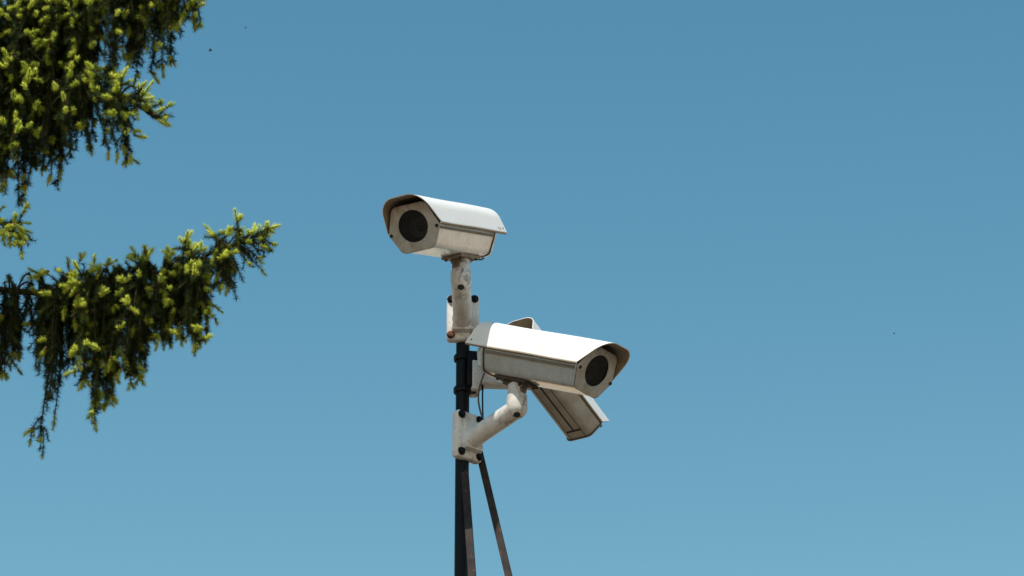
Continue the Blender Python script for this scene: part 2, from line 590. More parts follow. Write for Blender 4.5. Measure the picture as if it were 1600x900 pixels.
def camera_housing(name, M, label, kx=1.0, kz=1.0, body_mat=M_BODY, slots=False, text=None, face_mat=None):
    root = empty(name, mat=M)
    tag(root, label, 'camera', 'security cameras on the mast')
    yf = lambda z: -SL * z
    # body
    bm = bmesh.new()
    prism(bm, housing_section(-.003, kx, kz), lambda z: yf(z) + .006, lambda z: LB, False)
    if slots:     # mounting channel pressed into the underside
        pass
    body = bm_obj('housing_body', bm, body_mat, root, True, 30)
    # added dark strip that paints in the shade under each sun shield edge
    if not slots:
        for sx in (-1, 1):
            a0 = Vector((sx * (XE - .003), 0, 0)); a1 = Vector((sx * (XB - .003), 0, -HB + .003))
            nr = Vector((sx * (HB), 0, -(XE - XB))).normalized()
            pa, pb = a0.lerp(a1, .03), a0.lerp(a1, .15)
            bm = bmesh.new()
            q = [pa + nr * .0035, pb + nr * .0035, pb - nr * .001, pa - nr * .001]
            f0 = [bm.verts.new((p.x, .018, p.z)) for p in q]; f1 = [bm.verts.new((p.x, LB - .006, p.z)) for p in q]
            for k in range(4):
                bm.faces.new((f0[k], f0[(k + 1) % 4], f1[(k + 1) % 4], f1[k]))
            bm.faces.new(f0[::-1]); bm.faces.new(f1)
            bm_obj('shade_strip', bm, M_SHADE_STRIP, body, False)
    # gaskets
    bm = bmesh.new()
    prism(bm, housing_section(-.0006, kx, kz), lambda z: yf(z) + .0045, lambda z: yf(z) + .0085, False)
    bm_obj('gasket', bm, M_GASKET, body)
    bm = bmesh.new()
    prism(bm, housing_section(-.0006, kx, kz), lambda z: LB - .004, lambda z: LB + .001)
    bm_obj('gasket', bm, M_GASKET, body)
    # rear cap
    bm = bmesh.new()
    prism(bm, housing_section(0.0, kx, kz), lambda z: LB + .001, lambda z: LB + .009)
    sec = housing_section(-.008, kx, kz)
    a = [bm.verts.new((p.x, LB + .009, p.y)) for p in sec]
    b2 = [bm.verts.new((p.x * .80, LB + .042, p.y * .74 - .004)) for p in sec]
    for k in range(len(sec)):
        bm.faces.new((a[k], a[(k + 1) % len(sec)], b2[(k + 1) % len(sec)], b2[k]))
    bm.faces.new(b2)
    cap = bm_obj('rear_cap', bm, body_mat, root, True, 30)
    bm = bmesh.new()
    add_lathe(bm, [(.0, .028), (.006, .028), (.008, .02), (.011, .018), (.011, 0)], Matrix.Translation((0.02 * kx, LB + .038, -.03 * kz)) @ rotx(math.radians(-90)), 16)
    bm_obj('cable_gland', bm, M_GASKET, cap)
    # front plate with round opening
    n = 96
    outer = ring_by_angle(housing_section(.0005, kx, kz), n, (0, ZL * kz))
    rl = RL * min(kx, kz)
    bm = bmesh.new()
    def fp(p, back): return (p.x, yf(p.y) + back, p.y)
    circ = [Vector((rl * math.cos(2 * math.pi * k / n), ZL * kz + rl * math.sin(2 * math.pi * k / n) / math.hypot(1, SL))) for k in range(n)]
    edge = [o_.lerp(c_, .04) for o_, c_ in zip(outer, circ)]
    lip = [c_.lerp(o_, .04) for o_, c_ in zip(outer, circ)]
    loops = [[bm.verts.new(fp(p, .0046)) for p in outer],
             [bm.verts.new(fp(p, .0018)) for p in outer],
             [bm.verts.new(fp(p, .0002)) for p in edge],
             [bm.verts.new(fp(p, .0)) for p in lip],
             [bm.verts.new(fp(p, .0012)) for p in circ],
             [bm.verts.new(fp(p, .0120)) for p in circ]]
    for a, b2 in zip(loops[:-1], loops[1:]):
        for k in range(n):
            bm.faces.new((a[k], a[(k + 1) % n], b2[(k + 1) % n], b2[k]))
    plate = bm_obj('front_plate', bm, face_mat or body_mat, root, True, 40)
    # inner barrel, lens and pane
    P = Matrix.Translation((0, yf(ZL * kz), ZL * kz)) @ rotx(math.pi / 2 + math.atan(SL))
    # local z of P now points out of the face
    bm = bmesh.new()
    add_lathe(bm, [(rl * .985, -.004), (rl * .985, -.07), (0, -.07)], P, 48)
    bm_obj('window_barrel', bm, M_TUBE, plate)
    bm = bmesh.new()
    add_lathe(bm, [(0, -.0045), (rl * .995, -.0045), (rl * .995, -.0065), (0, -.0065)], P, 48)
    bm_obj('window_pane', bm, M_GLASS, plate, True, 30)
    bm = bmesh.new()
    add_lathe(bm, [(rl * 1.0, -.0030), (rl * .93, -.0030), (rl * .93, -.0044), (rl * 1.0, -.0044)], P, 48)
    bm_obj('window_seal', bm, M_TUBE, plate)
    Lz = P @ Matrix.Translation((rl * .12, -rl * .16, 0))
    bm = bmesh.new()
    add_lathe(bm, [(.031, -.068), (.031, -.026), (.0300, -.025), (.0275, -.025), (.0265, -.027), (.0255, -.034), (.0200, -.035), (.0195, -.038), (.0165, -.039), (.0160, -.042)], Lz, 40)
    bm_obj('lens_barrel', bm, M_RINGS, root)
    bm = bmesh.new()
    add_lathe(bm, [(0, -.033), (.006, -.0336), (.012, -.0360), (.016, -.0395)], Lz, 40)
    bm_obj('lens_glass', bm, M_LENS, root)
    # ear screws
    for sx in (-1, 1):
        bm = bmesh.new()
        x = sx * (XE - .0085) * kx
        add_lathe(bm, [(0, .0006), (.0022, .0008), (.0026, .0030), (.0052, .0034), (.0056, .0008), (.0056, -.004)],
                  Matrix.Translation((x, yf(0), -.002)) @ rotx(math.pi / 2 + math.atan(SL)), 16)
        bm_obj('screw', bm, M_SCREW, plate)
    # sheet metal sun shield on stand-offs
    sh = sun_shield(root, kx, kz)
    for y in (.05, .36):
        for sx in (-.5, .5):
            bm = bmesh.new()
            add_tube(bm, [(sx * XT * kx, y, (HT - .004) * kz), (sx * XT * kx, y, (ZQ + .005) * kz)], .005, 12)
            bm_obj('standoff', bm, M_SCREW, sh)
    if slots:
        for x, w, y0, y1, d in ((-.034, .0011, .02, LB - .02, .0006), (.034, .0011, .02, LB - .02, .0006), (.0, .0032, .055, LB - .05, .0012)):
            bm = bmesh.new()
            add_box(bm, (x * kx - w, y0, -HB * kz + .0022), (x * kx + w, y1, -HB * kz + .003 - d * .2), 0)
            bm_obj('groove', bm, M_SCREW, body, False)
        bm = bmesh.new()
        add_box(bm, (-.034 * kx, .047, -HB * kz + .0020), (.034 * kx, .055, -HB * kz + .0030), 0)
        bm_obj('groove', bm, M_SCREW, body, False)
    if text:
        cu = bpy.data.curves.new('lettering', 'FONT')
        cu.body = text
        cu.size = .0125
        cu.extrude = .0001
        cu.space_character = 1.15
        tmp = bpy.data.objects.new('tmp', cu)
        COL.objects.link(tmp)
        dg = bpy.context.evaluated_depsgraph_get()
        me = bpy.data.meshes.new_from_object(tmp.evaluated_get(dg))
        bpy.data.objects.remove(tmp)
        me.name = 'lettering'
        # lies on the slope of the shield, reading front to rear
        x0, z0, x1, z1 = XS * kx, ZS * kz, (XQ + .012) * kx, (ZQ + .0095) * kz
        upv = Vector((x1 - x0, 0, z1 - z0)).normalized()
        right = Vector((0, 1, 0))
        nr = right.cross(upv)
        org = Vector((x0, .405, z0)) + upv * .007 + nr * .0006
        T = Matrix((right, upv, nr)).transposed().to_4x4()
        T.translation = org
        me.transform(T)
        me.materials.clear()
        mesh_obj('lettering', me, M_INK, sh, False)
    return root


def pose(px, py, depth, yaw, pitch, roll):
    return Matrix.Translation(at(px, py, depth)) @ rotz(yaw) @ rotx(pitch) @ roty(roll)


MA = pose(646.75, 359.565, 9.75, -.474, .337, -.004)
MB = pose(930.221, 585.317, 9.72, .934, .397, -.002)
MC = pose(912.6, 670.7, 10.42, 2.575, .372, .006)
camA = camera_housing('security_camera', MA, 'topmost white security camera, pointing left and downward', text='VKX', face_mat=M_FACE)
camB = camera_housing('security_camera', MB, 'white security camera pointing right with its round window in view', body_mat=M_BODY_SHADED, face_mat=M_FACE)
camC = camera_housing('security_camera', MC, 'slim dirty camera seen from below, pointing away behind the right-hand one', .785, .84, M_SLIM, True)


# ------------------------------------------------------------------ brackets
def frame_az(az, z):
    """matrix at the mast axis, local -Y pointing out at azimuth az from the viewer towards the right"""
    return Matrix.Translation((POLE.x, POLE.y, z)) @ rotz(az)


def bolt(parent, p, r=.0105, h=.010, mat=M_BLACK):
    bm = bmesh.new()
    T = Matrix.Translation(p) @ rotx(math.pi / 2)
    add_lathe(bm, [(r * 1.4, -.001), (r * 1.4, .0022), (r * 1.1, .003), (r, .0035), (r, h * .8), (r * .8, h), (0, h)], T, 10)
    o = bm_obj('bolt', bm, mat, parent, True, 25)
    return o


def arm_bracket(label, az, z_elbow, dist, post_top, tilt_m, rusty, lug_az):
    rise = .033
    B0 = frame_az(az, z_elbow - rise)
    root = empty('wall_bracket', mat=B0)
    tag(root, label, 'bracket', 'brackets on the mast')
    y0 = -PR                     # back of the cast base
    depth = .038
    W, Hh, zo = .0515, .079, .010
    bm = bmesh.new()
    add_box(bm, (-W, y0 - .018, zo - Hh), (W, y0 + .016, zo + Hh), .010, 4)
    # raised centre that carries the arm
    lo = [(-W * .62, zo - Hh + .022), (W * .62, zo - Hh + .022), (W * .62, zo + Hh - .018), (-W * .62, zo + Hh - .018)]
    hi = [(-.033, -.040), (.033, -.040), (.033, .040), (-.033, .040)]
    a = [bm.verts.new((x, y0 - .012, z)) for x, z in lo]
    b2 = [bm.verts.new((x, y0 - depth, z)) for x, z in hi]
    for k in range(4):
        bm.faces.new((a[k], a[(k + 1) % 4], b2[(k + 1) % 4], b2[k]))
    bm.faces.new(b2)
    base = bm_obj('base', bm, M_BRACKET, root, True, 40)
    for i, (sx, sz) in enumerate(((-1, -1), (1, -1), (-1, 1), (1, 1))):
        bolt(root, (sx * .037, y0 - .018, zo + sz * .062), .0098, .010, M_RUSTY if (rusty and i == 0) else M_BLACK)
    # arm
    bm = bmesh.new()
    R0 = .0305
    p0 = Vector((0, y0 - depth + .012, -.004)); p1 = Vector((0, -dist, rise))
    pts = [p0.lerp(p1, t) for t in (0, .08, .16, .5, 1)]
    add_tube(bm, pts, [R0 * 1.13, R0 * 1.06, R0, R0, R0], 40)
    bm_obj('arm', bm, M_BRACKET, root)
    # upright with rounded foot
    bm = bmesh.new()
    zt = post_top - (z_elbow - rise)
    prof = [(0, rise - R0 * 1.06)] + [(R0 * 1.06 * math.cos(a), rise + R0 * 1.06 * math.sin(a)) for a in [math.radians(-80 + 10 * k) for k in range(9)]]
    prof += [(R0 * 1.06, zt - .042), (R0 * 1.02, zt - .039), (R0 * .88, zt - .036)]
    add_lathe(bm, prof, Matrix.Translation((0, -dist, 0)), 40)
    post = bm_obj('post', bm, M_BRACKET, root, True, 40)
    # drain hole in the foot
    bm = bmesh.new()
    dirv = (rotz(-az) @ Vector((0.0, -.5, -.86))).normalized()
    q = dirv.to_track_quat('Z', 'Y').to_matrix().to_4x4()
    add_lathe(bm, [(0, .0325), (.0098, .0325), (.0108, .0312), (.0108, .026)], Matrix.Translation((0, -dist, rise)) @ q, 20)
    bm_obj('drain_plug', bm, M_SCREW, post)
    # swivel neck, tilted half way to the housing
    bm = bmesh.new()
    add_lathe(bm, [(R0 * .88, zt - .046), (R0 * .92, zt - .030), (R0 * .92, zt - .004), (R0 * .6, zt + .006), (0, zt + .006)], Matrix.Translation((0, -dist, 0)), 36)
    neck = bm_obj('swivel_neck', bm, M_BRACKET, root, True, 40)
    # half-round swivel lug on the side of the neck
    for da, r_, out_ in ((lug_az, .0150, .0290), (lug_az + math.pi, .0120, .0275)):
        bm = bmesh.new()
        T3 = Matrix.Translation((0, -dist, zt - .026)) @ rotz(da - az) @ rotx(math.pi / 2)
        add_lathe(bm, [(0, out_), (r_ * .85, out_), (r_, out_ - .002), (r_, .012)], T3, 24)
        bm_obj('swivel_lug', bm, M_TAN, neck, True, 40)
    # plate bolted under the housing, set at the housing's own tilt
    bm = bmesh.new()
    T = root.matrix_world.inverted() @ tilt_m
    add_box(bm, (-.036, .232, -HB - .0070), (.036, .362, -HB + .0020), .0012, 1, T)
    mount_mat = M_TAN if rusty else M_MOUNT
    pl = bm_obj('tilt_plate', bm, mount_mat, root)
    bm = bmesh.new()
    add_box(bm, (-.021, .262, -HB - .020), (.021, .332, -HB - .0065), .003, 2, T)
    bm_obj('tilt_knuckle', bm, mount_mat, pl)
    for y in (.242, .352):
        for sx in (-1, 1):
            bm = bmesh.new()
            add_lathe(bm, [(0, -.006), (.005, -.006), (.005, 0)], T @ Matrix.Translation((sx * .025, y, -HB - .0068)), 6)
            bm_obj('bolt', bm, M_SCREW, pl)
    return root


def mount_point(M, y=.297): return M @ Vector((0, y, -HB - .010))


pA = mount_point(MA, .298)
vA = Vector((pA.x - POLE.x, pA.y - POLE.y))
arm_bracket('upper white bracket with rusty bolt holding the topmost camera', math.atan2(vA.x, -vA.y), 4.256 + CAM_H, vA.length, pA.z, MA, True, math.radians(-38))
pB = mount_point(MB, .290)
vB = Vector((pB.x - POLE.x, pB.y - POLE.y))
arm_bracket('lower white bracket whose arm reaches right under the camera', math.atan2(vB.x, -vB.y), 3.853 + CAM_H, vB.length, pB.z, MB, False, math.radians(48))

# third bracket: box arm going right behind the mast
pC = MC @ Vector((0, .335, -HB * .84 - .006))
vC = Vector((pC.x - POLE.x, pC.y - POLE.y))
azC = math.atan2(vC.x, -vC.y)
zC = pC.z - .036
BC = frame_az(azC, zC)
root = empty('wall_bracket', mat=BC)
tag(root, 'box-shaped bracket arm behind the mast, carrying the camera pointing away', 'bracket', 'brackets on the mast')
bm = bmesh.new()
add_box(bm, (-.038, -PR - .030, -.050), (.038, -PR, .050), .004, 2)
bm_obj('base', bm, M_BRACKET, root)
bm = bmesh.new()
a = [(-.026, -PR - .028, -.022), (.026, -PR - .028, -.022), (.026, -PR - .028, .026), (-.026, -PR - .028, .026)]
c_ = [(-.020, -vC.length - .016, -.004), (.020, -vC.length - .016, -.004), (.020, -vC.length - .016, .026), (-.020, -vC.length - .016, .026)]
A = [bm.verts.new(p) for p in a]; C = [bm.verts.new(p) for p in c_]
for k in range(4):
    bm.faces.new((A[k], A[(k + 1) % 4], C[(k + 1) % 4], C[k]))
bm.faces.new(A[::-1]); bm.faces.new(C)
bmesh.ops.bevel(bm, geom=bm.edges[:], offset=.003, segments=2, affect='EDGES')
bm_obj('arm', bm, M_BRACKET, root)
bm = bmesh.new()
add_lathe(bm, [(.022, .02), (.022, .040), (.015, .046), (0, .046)], Matrix.Translation((0, -vC.length, 0)), 28)
bm_obj('swivel_neck', bm, M_TAN, root)
for sx in (-1, 1):
    for sz in (-.038, .038):
        bolt(root, (sx * .030, -PR - .030, sz), .008, .007)
# black saddle block clamped to the right of the mast
bm = bmesh.new()
z0, z1 = z_on_pole(603), z_on_pole(548)
add_box(bm, (-.030, -PR - .022, z0), (.030, -PR + .012, z1), .004, 2, rotz(math.radians(100)))
bm_obj('saddle_block', bm, M_BLACK, mast)

# ------------------------------------------------------------------ braces
def brace(label, p_top, p_bot, w, th, face):
    ax = (p_bot - p_top)
    L = ax.length
    ax.normalize()
    side = ax.cross(face).normalized()
    nrm = side.cross(ax).normalized()
    T = Matrix((side, nrm, ax)).transposed().to_4x4()
    T.translation = p_bot
    root = empty('brace_bar', mat=Matrix.Translation((p_bot.x, p_bot.y, 0)))
    tag(root, label, 'brace', 'braces of the mast')
    inv = root.matrix_world.inverted()
    bm = bmesh.new()
    # angle iron: one broad leg and one narrow leg
    add_box(bm, (-w / 2, -th / 2, -L), (w / 2, th / 2, 0), .001, 1, inv @ T)
    bm_obj('bar', bm, M_BRACE, root)
    bm = bmesh.new()
    add_box(bm, (-w / 2 - .0005, -th / 2 - .010, -L), (-w / 2 + th, -th / 2 - .0005, 0), .0008, 1, inv @ T)
    bm_obj('flange', bm, M_BRACE, root)
    bm = bmesh.new()
    T2 = T @ Matrix.Translation((0, th / 2, -L + .012)) @ rotx(-math.pi / 2)
    add_lathe(bm, [(0, .007), (.008, .007), (.008, -.001)], inv @ T2, 6)
    bm_obj('bolt', bm, M_BLACK, root)
    bm = bmesh.new()
    add_box(bm, (-.06, -.06, 0), (.06, .06, .010), .002, 1)
    bm_obj('foot_plate', bm, M_BRACE, root)
    return root


def ground_hit(p, q):
    d = q - p
    return p + d * ((0.006 - p.z) / d.z)


b1t = at(723.0, 698, 10.06)
b1m = at(737.5, 900, 9.56)
brace('brown steel brace running down in front of the mast', b1t, ground_hit(b1t, b1m), .0225, .005, Vector((-.15, -1, .35)))
b2t = at(748, 704, 10.06)
b2m = at(794.5, 900, 9.67)
brace('brown steel brace slanting away to the right of the mast', b2t, ground_hit(b2t, b2m), .0215, .005, Vector((-.25, -1, .35)))


# ------------------------------------------------------------------ cables
def cable(label, pts, r, mat):
    # smooth polyline
    P = [Vector(p) for p in pts]
    out = []
    for i in range(len(P) - 1):
        p0 = P[max(i - 1, 0)]; p1 = P[i]; p2 = P[i + 1]; p3 = P[min(i + 2, len(P) - 1)]
        for k in range(8):
            t = k / 8
            out.append(0.5 * ((2 * p1) + (p2 - p0) * t + (2 * p0 - 5 * p1 + 4 * p2 - p3) * t * t + (3 * p1 - p0 - 3 * p2 + p3) * t ** 3))
    out.append(P[-1])
    bm = bmesh.new()
    add_tube(bm, out, r, 12)
    o = bm_obj('cable', bm, mat)
    tag(o, label, 'cable', 'camera cables')
    return o


M_CABLE_G = flat_mat('grey_cable', (0.16, 0.14, 0.12), 0.6)
gB = MB @ Vector((.02, LB + .052, -.03))
cable('grey cable curving down from the rear of the right-pointing camera', [gB, at(757, 583, 10.02), at(749.5, 604, 10.05), at(747.5, 624, 10.07), at(750, 640, 10.09), at(755, 660, 10.14), at(756, 690, 10.2)], .0030, M_CABLE_G)
gC = MC @ Vector((.016, LB + .052, -.026))
cable('thin black cable hanging straight beside the grey one', [at(770, 585, 10.30), at(757, 600, 10.18), at(754.2, 612, 10.16), at(754, 630, 10.16), at(754.5, 650, 10.17), at(756, 690, 10.2)], .0026, M_BLACK)
cable('short dark cable under the rear of the topmost camera', [MA @ Vector((.02, LB + .050, -.03)), MA @ Vector((.02, LB + .046, -.050)), MA @ Vector((.018, LB + .018, -.0675)), MA @ Vector((.014, LB - .012, -.0680)), MA @ Vector((.010, .352, -.0745)), Vector((pA.x, pA.y + .012, pA.z - .028))], .0028, M_CABLE)


# ------------------------------------------------------------------ spruce
class Bough:
    """collects wood segments, needles, shoots and bud scales"""
    def __init__(self):
        self.wood = []          # (p0, p1, r0, r1)
        self.old = []           # (p0, p1, density, length, tone)
        self.new = []
        self.buds = []

    def polyline(self, pts, r0, r1):
        n = len(pts)
        for i in range(n - 1):
            a = r0 + (r1 - r0) * i / (n - 1); b_ = r0 + (r1 - r0) * (i + 1) / (n - 1)
            self.wood.append((pts[i], pts[i + 1], a, b_))

    def needles(self, pts, dens=1.0, ln=.0155, tone=None):
        t = rng.random() if tone is None else tone
        for a, b_ in zip(pts[:-1], pts[1:]):
            self.old.append((a, b_, dens, ln, t))

    def shoot(self, p, d, L, tone=None):
        t = rng.random() if tone is None else tone
        d = d.normalized()
        q = p + d * L
        self.new.append((p, q, t))
        self.wood.append((p, q, .0014, .0009))
        if rng.random() < .45:
            self.buds.append((p, d, rng.uniform(.0030, .0050)))


def sunny_shoots(bo, q, cell=.036, x_lo=-1e9, x_hi=1e9):
    """fresh shoots on the outer, sunlit side of a bough"""
    u = SUN_DIR.orthogonal().normalized(); v_ = SUN_DIR.cross(u)
    best = {}
    for a, b_, dens, ln, tn in bo.old:
        m = (a + b_) / 2
        if not (x_lo < m.x < x_hi): continue
        k = (int(m.dot(u) // cell), int(m.dot(v_) // cell))
        h = m.dot(SUN_DIR)
        if k not in best or h > best[k][0]: best[k] = (h, m)
    for k, (h, m) in sorted(best.items()):
        if rng.random() > q: continue
        d = SUN_DIR * .25 + Vector((rng.gauss(.1, .45), -.75, rng.gauss(-.25, .4)))
        d.normalize()
        e = m + d * rng.uniform(.020, .050)
        bo.polyline([m, e], .0014, .0012); bo.needles([m, e], 1.2)
        t = rng.uniform(.45, 1)
        bo.shoot(e, d + Vector((0, 0, -.15)), rng.choice((.024, .034, .042, .050, .060)) * rng.uniform(.9, 1.1), t)
        for _ in range(rng.choice((0, 0, 1, 1, 2, 3))):
            bo.shoot(e, side_dir(d, rng.uniform(.6, 1.0)), rng.uniform(.014, .036), t)


def grow(p, d, L, droop, step=.018, wob=.10):
    pts = [Vector(p)]
    d = Vector(d).normalized()
    n = max(2, int(L / step))
    s = L / n
    for i in range(n):
        d = (d + Vector((rng.gauss(0, wob), rng.gauss(0, wob), rng.gauss(0, wob) * .6 - droop)) * .5).normalized()
        pts.append(pts[-1] + d * s)
    return pts


def side_dir(t, spread, down=0.0):
    r = Vector((rng.gauss(0, 1), rng.gauss(0, 1), rng.gauss(0, 1)))
    r = (r - t * r.dot(t)).normalized()
    v = (t * math.cos(spread) + r * math.sin(spread))
    v.z -= down
    return v.normalized()


def sprig(bo, p, d, L, droop=.05, kids=True, new_p=.6, dens=1.0, ln=.0180, bare=0.0, r=.0019):
    """a leafy twig with side twigs, some ending in fresh shoots"""
    pts = grow(p, d, L, droop)
    bo.polyline(pts, r, .0011)
    k0 = int(len(pts) * bare)
    if len(pts) - k0 >= 2:
        bo.needles(pts[k0:], dens, ln)
    t = (pts[-1] - pts[-2]).normalized()
    if rng.random() < new_p * .85:
        bo.shoot(pts[-1], (t + Vector((rng.gauss(0, .2), rng.gauss(0, .2), rng.gauss(0, .2)))), rng.choice((.018, .026, .034, .042, .052)) * rng.uniform(.9, 1.1))
        for _ in range(rng.choice((0, 1, 1, 2))):
            bo.shoot(pts[-1], side_dir(t, rng.uniform(.6, .95)), rng.uniform(.014, .030))
    if kids:
        s = rng.uniform(.02, .035)
        acc = 0
        for i in range(1, len(pts) - 1):
            acc += (pts[i] - pts[i - 1]).length
            if acc > s:
                acc = 0
                s = rng.uniform(.026, .050)
                tt = (pts[i + 1] - pts[i]).normalized()
                rem = 1 - i / len(pts)
                for _ in range(rng.choice((1, 1, 2))):
                    l2 = rng.uniform(.030, .075) * (.45 + .7 * rem)
                    sprig(bo, pts[i], side_dir(tt, rng.uniform(.6, 1.0), .1), l2, droop * .6, False, new_p * .22, dens, ln * .95, 0, .0013)
    return pts


def lerp_env(env, x):
    if x <= env[0][0]: return env[0][1]
    for (a, ya), (b_, yb) in zip(env[:-1], env[1:]):
        if x <= b_:
            return ya + (yb - ya) * (x - a) / (b_ - a)
    return env[-1][1]


def path_at(path, px):
    """point of a limb at picture column px"""
    for a, b_ in zip(path[:-1], path[1:]):
        if a[0] <= px <= b_[0]:
            t = (px - a[0]) / (b_[0] - a[0])
            return at(a[1 - 1] + (b_[0] - a[0]) * t, a[1] + (b_[1] - a[1]) * t, a[2] + (b_[2] - a[2]) * t)
    e = path[0] if px < path[0][0] else path[-1]
    return at(*e)


def limb(bo, path, r0, r1):
    pts = []
    for a, b_ in zip(path[:-1], path[1:]):
        n = max(2, int(math.hypot(b_[0] - a[0], b_[1] - a[1]) / 18))
        for k in range(n):
            t = k / n
            p = at(a[0] + (b_[0] - a[0]) * t, a[1] + (b_[1] - a[1]) * t, a[2] + (b_[2] - a[2]) * t)
            pts.append(p + Vector((0, rng.gauss(0, .002), rng.gauss(0, .002))))
    pts.append(at(*path[-1]))
    bo.polyline(pts, r0, r1)
    return pts


PXM = F / 10.2 * math.cos(E)     # picture rows per metre of height near the tree


def curtain(bo, path, env, x0, x1, n, spread, new_p, dens=1.0, bare=0.0, kids=True, lmin=.06, frac=(.35, 1.0), reach=.06):
    """pendulous branchlets hanging from side branches of a limb"""
    for i in range(n):
        px = x0 + (x1 - x0) * (i + rng.random()) / n
        # gather into tufts about 8 cm apart
        cxx = (math.floor(px / 40) + .5) * 40
        px = px + (cxx - px) * .62
        p = path_at(path, px)
        dy = rng.uniform(-spread, spread)
        dy += .05 * math.sin(cxx * 1.7)
        q = p + Vector((rng.uniform(-.02, reach), dy, .035 * math.cos(dy / spread * 1.5) - .10 * abs(dy) + rng.uniform(-.02, .015)))
        mid = p.lerp(q, .5) + Vector((0, 0, .018))
        if dy != 0 and abs(dy) > .03:
            sp = [p, p.lerp(mid, .5) + Vector((0, 0, .006)), mid, mid.lerp(q, .5) + Vector((0, 0, .004)), q]
            bo.polyline(sp, .0032, .0020)
            if rng.random() < .8: bo.needles(sp[1:], dens * .8)
        qx, qy = to_px(q)
        yb = lerp_env(env, qx)
        L = (yb - qy) / PXM
        if L < .03:
            continue
        L *= rng.uniform(*frac)
        L = max(L - .028, .02)
        d = Vector((rng.gauss(.05, .18), rng.gauss(0, .25) + (-.25 if dy < 0 else .1), -1 + rng.random() * .5))
        sprig(bo, q, d, L, .42, kids, new_p, dens, .0180, bare if rng.random() < .6 else 0)


def needle_mesh(name, segs, kind):
    """turn twig segments into thin tapered needles"""
    P, T, Lg, tone, frac = [], [], [], [], []
    for s in segs:
        if kind == 'old':
            a, b_, dens, ln, tn = s
            n = dens * (b_ - a).length * (1150 if a.x > -1.75 else 480)
        else:
            a, b_, tn = s
            n = max(26, (b_ - a).length * (1900 if a.x > -1.75 else 1200))
            ln = .0172
        n = int(n) + (1 if rng.random() < n - int(n) else 0)
        if n <= 0: continue
        u = nrng.random(n)
        if kind == 'new': u = u * 1.0
        A = np.array(a); B = np.array(b_)
        t = B - A
        t = t / (np.linalg.norm(t) + 1e-9)
        P.append(A[None] + (B - A)[None] * u[:, None])
        T.append(np.repeat(t[None], n, 0))
        l = ln * nrng.uniform(.75, 1.15, n)
        if kind == 'new':
            l = l * (1.0 - .30 * np.clip((u - .6) / .4, 0, 1)) * np.clip(.55 + u * 1.5, 0, 1)
        Lg.append(l)
        frac.append(u)
        tone.append(np.clip(tn + nrng.normal(0, .16, n) + (.25 * (u - .4) if kind == 'new' else 0), 0, 1))
    P = np.concatenate(P); T = np.concatenate(T); Lg = np.concatenate(Lg); tone = np.concatenate(tone); frac = np.concatenate(frac)
    N = len(P)
    ref = np.where(np.abs(T[:, 2:3]) < .9, np.array([[0, 0, 1.]]), np.array([[1., 0, 0]]))
    U = np.cross(T, ref); U /= np.linalg.norm(U, axis=1, keepdims=True)
    V = np.cross(T, U)
    ph = nrng.random(N) * 2 * np.pi
    Rd = U * np.cos(ph)[:, None] + V * np.sin(ph)[:, None]
    if kind == 'old':
        al = nrng.normal(.98, .14, N)
    else:
        al = nrng.normal(.86, .12, N) - .45 * np.clip((frac - .55) / .45, 0, 1)
    D = T * np.cos(al)[:, None] + Rd * np.sin(al)[:, None]
    D[:, 2] += .10 if kind == 'old' else .04
    D /= np.linalg.norm(D, axis=1, keepdims=True)
    W = np.cross(D, T); W /= (np.linalg.norm(W, axis=1, keepdims=True) + 1e-9)
    K = np.cross(D, W)
    w = (.00098 if kind == 'old' else .00115) * nrng.uniform(.8, 1.2, N)
    base = P + Rd * .0010
    tip = base + D * Lg[:, None]
    w_ = w[:, None]
    # slim three-sided spike
    verts = np.empty((N, 4, 3))
    for j, ang in enumerate((0.5, 2.594, 4.712)):
        verts[:, j] = base + (W * math.cos(ang) + K * math.sin(ang) * .7) * w_
    verts[:, 3] = tip
    g3 = np.array([[0, 1, 3], [1, 2, 3], [2, 0, 3]])
    loops = (g3[None] + (np.arange(N) * 4)[:, None, None]).reshape(-1)
    tot = np.full(N * 3, 3)
    start = np.arange(N * 3) * 3
    me = bpy.data.meshes.new(name)
    me.vertices.add(N * 4)
    me.vertices.foreach_set('co', verts.reshape(-1).astype(np.float32))
    me.loops.add(len(loops))
    me.loops.foreach_set('vertex_index', loops.astype(np.int32))
    me.polygons.add(len(tot))
    me.polygons.foreach_set('loop_start', start.astype(np.int32))
    at_ = me.attributes.new('tone', 'FLOAT', 'POINT')
    at_.data.foreach_set('value', np.repeat(tone, 4).astype(np.float32))
    me.update(calc_edges=True)
    me.polygons.foreach_set('use_smooth', np.ones(len(tot), dtype=bool))
    return me, N


NEEDLES = 0


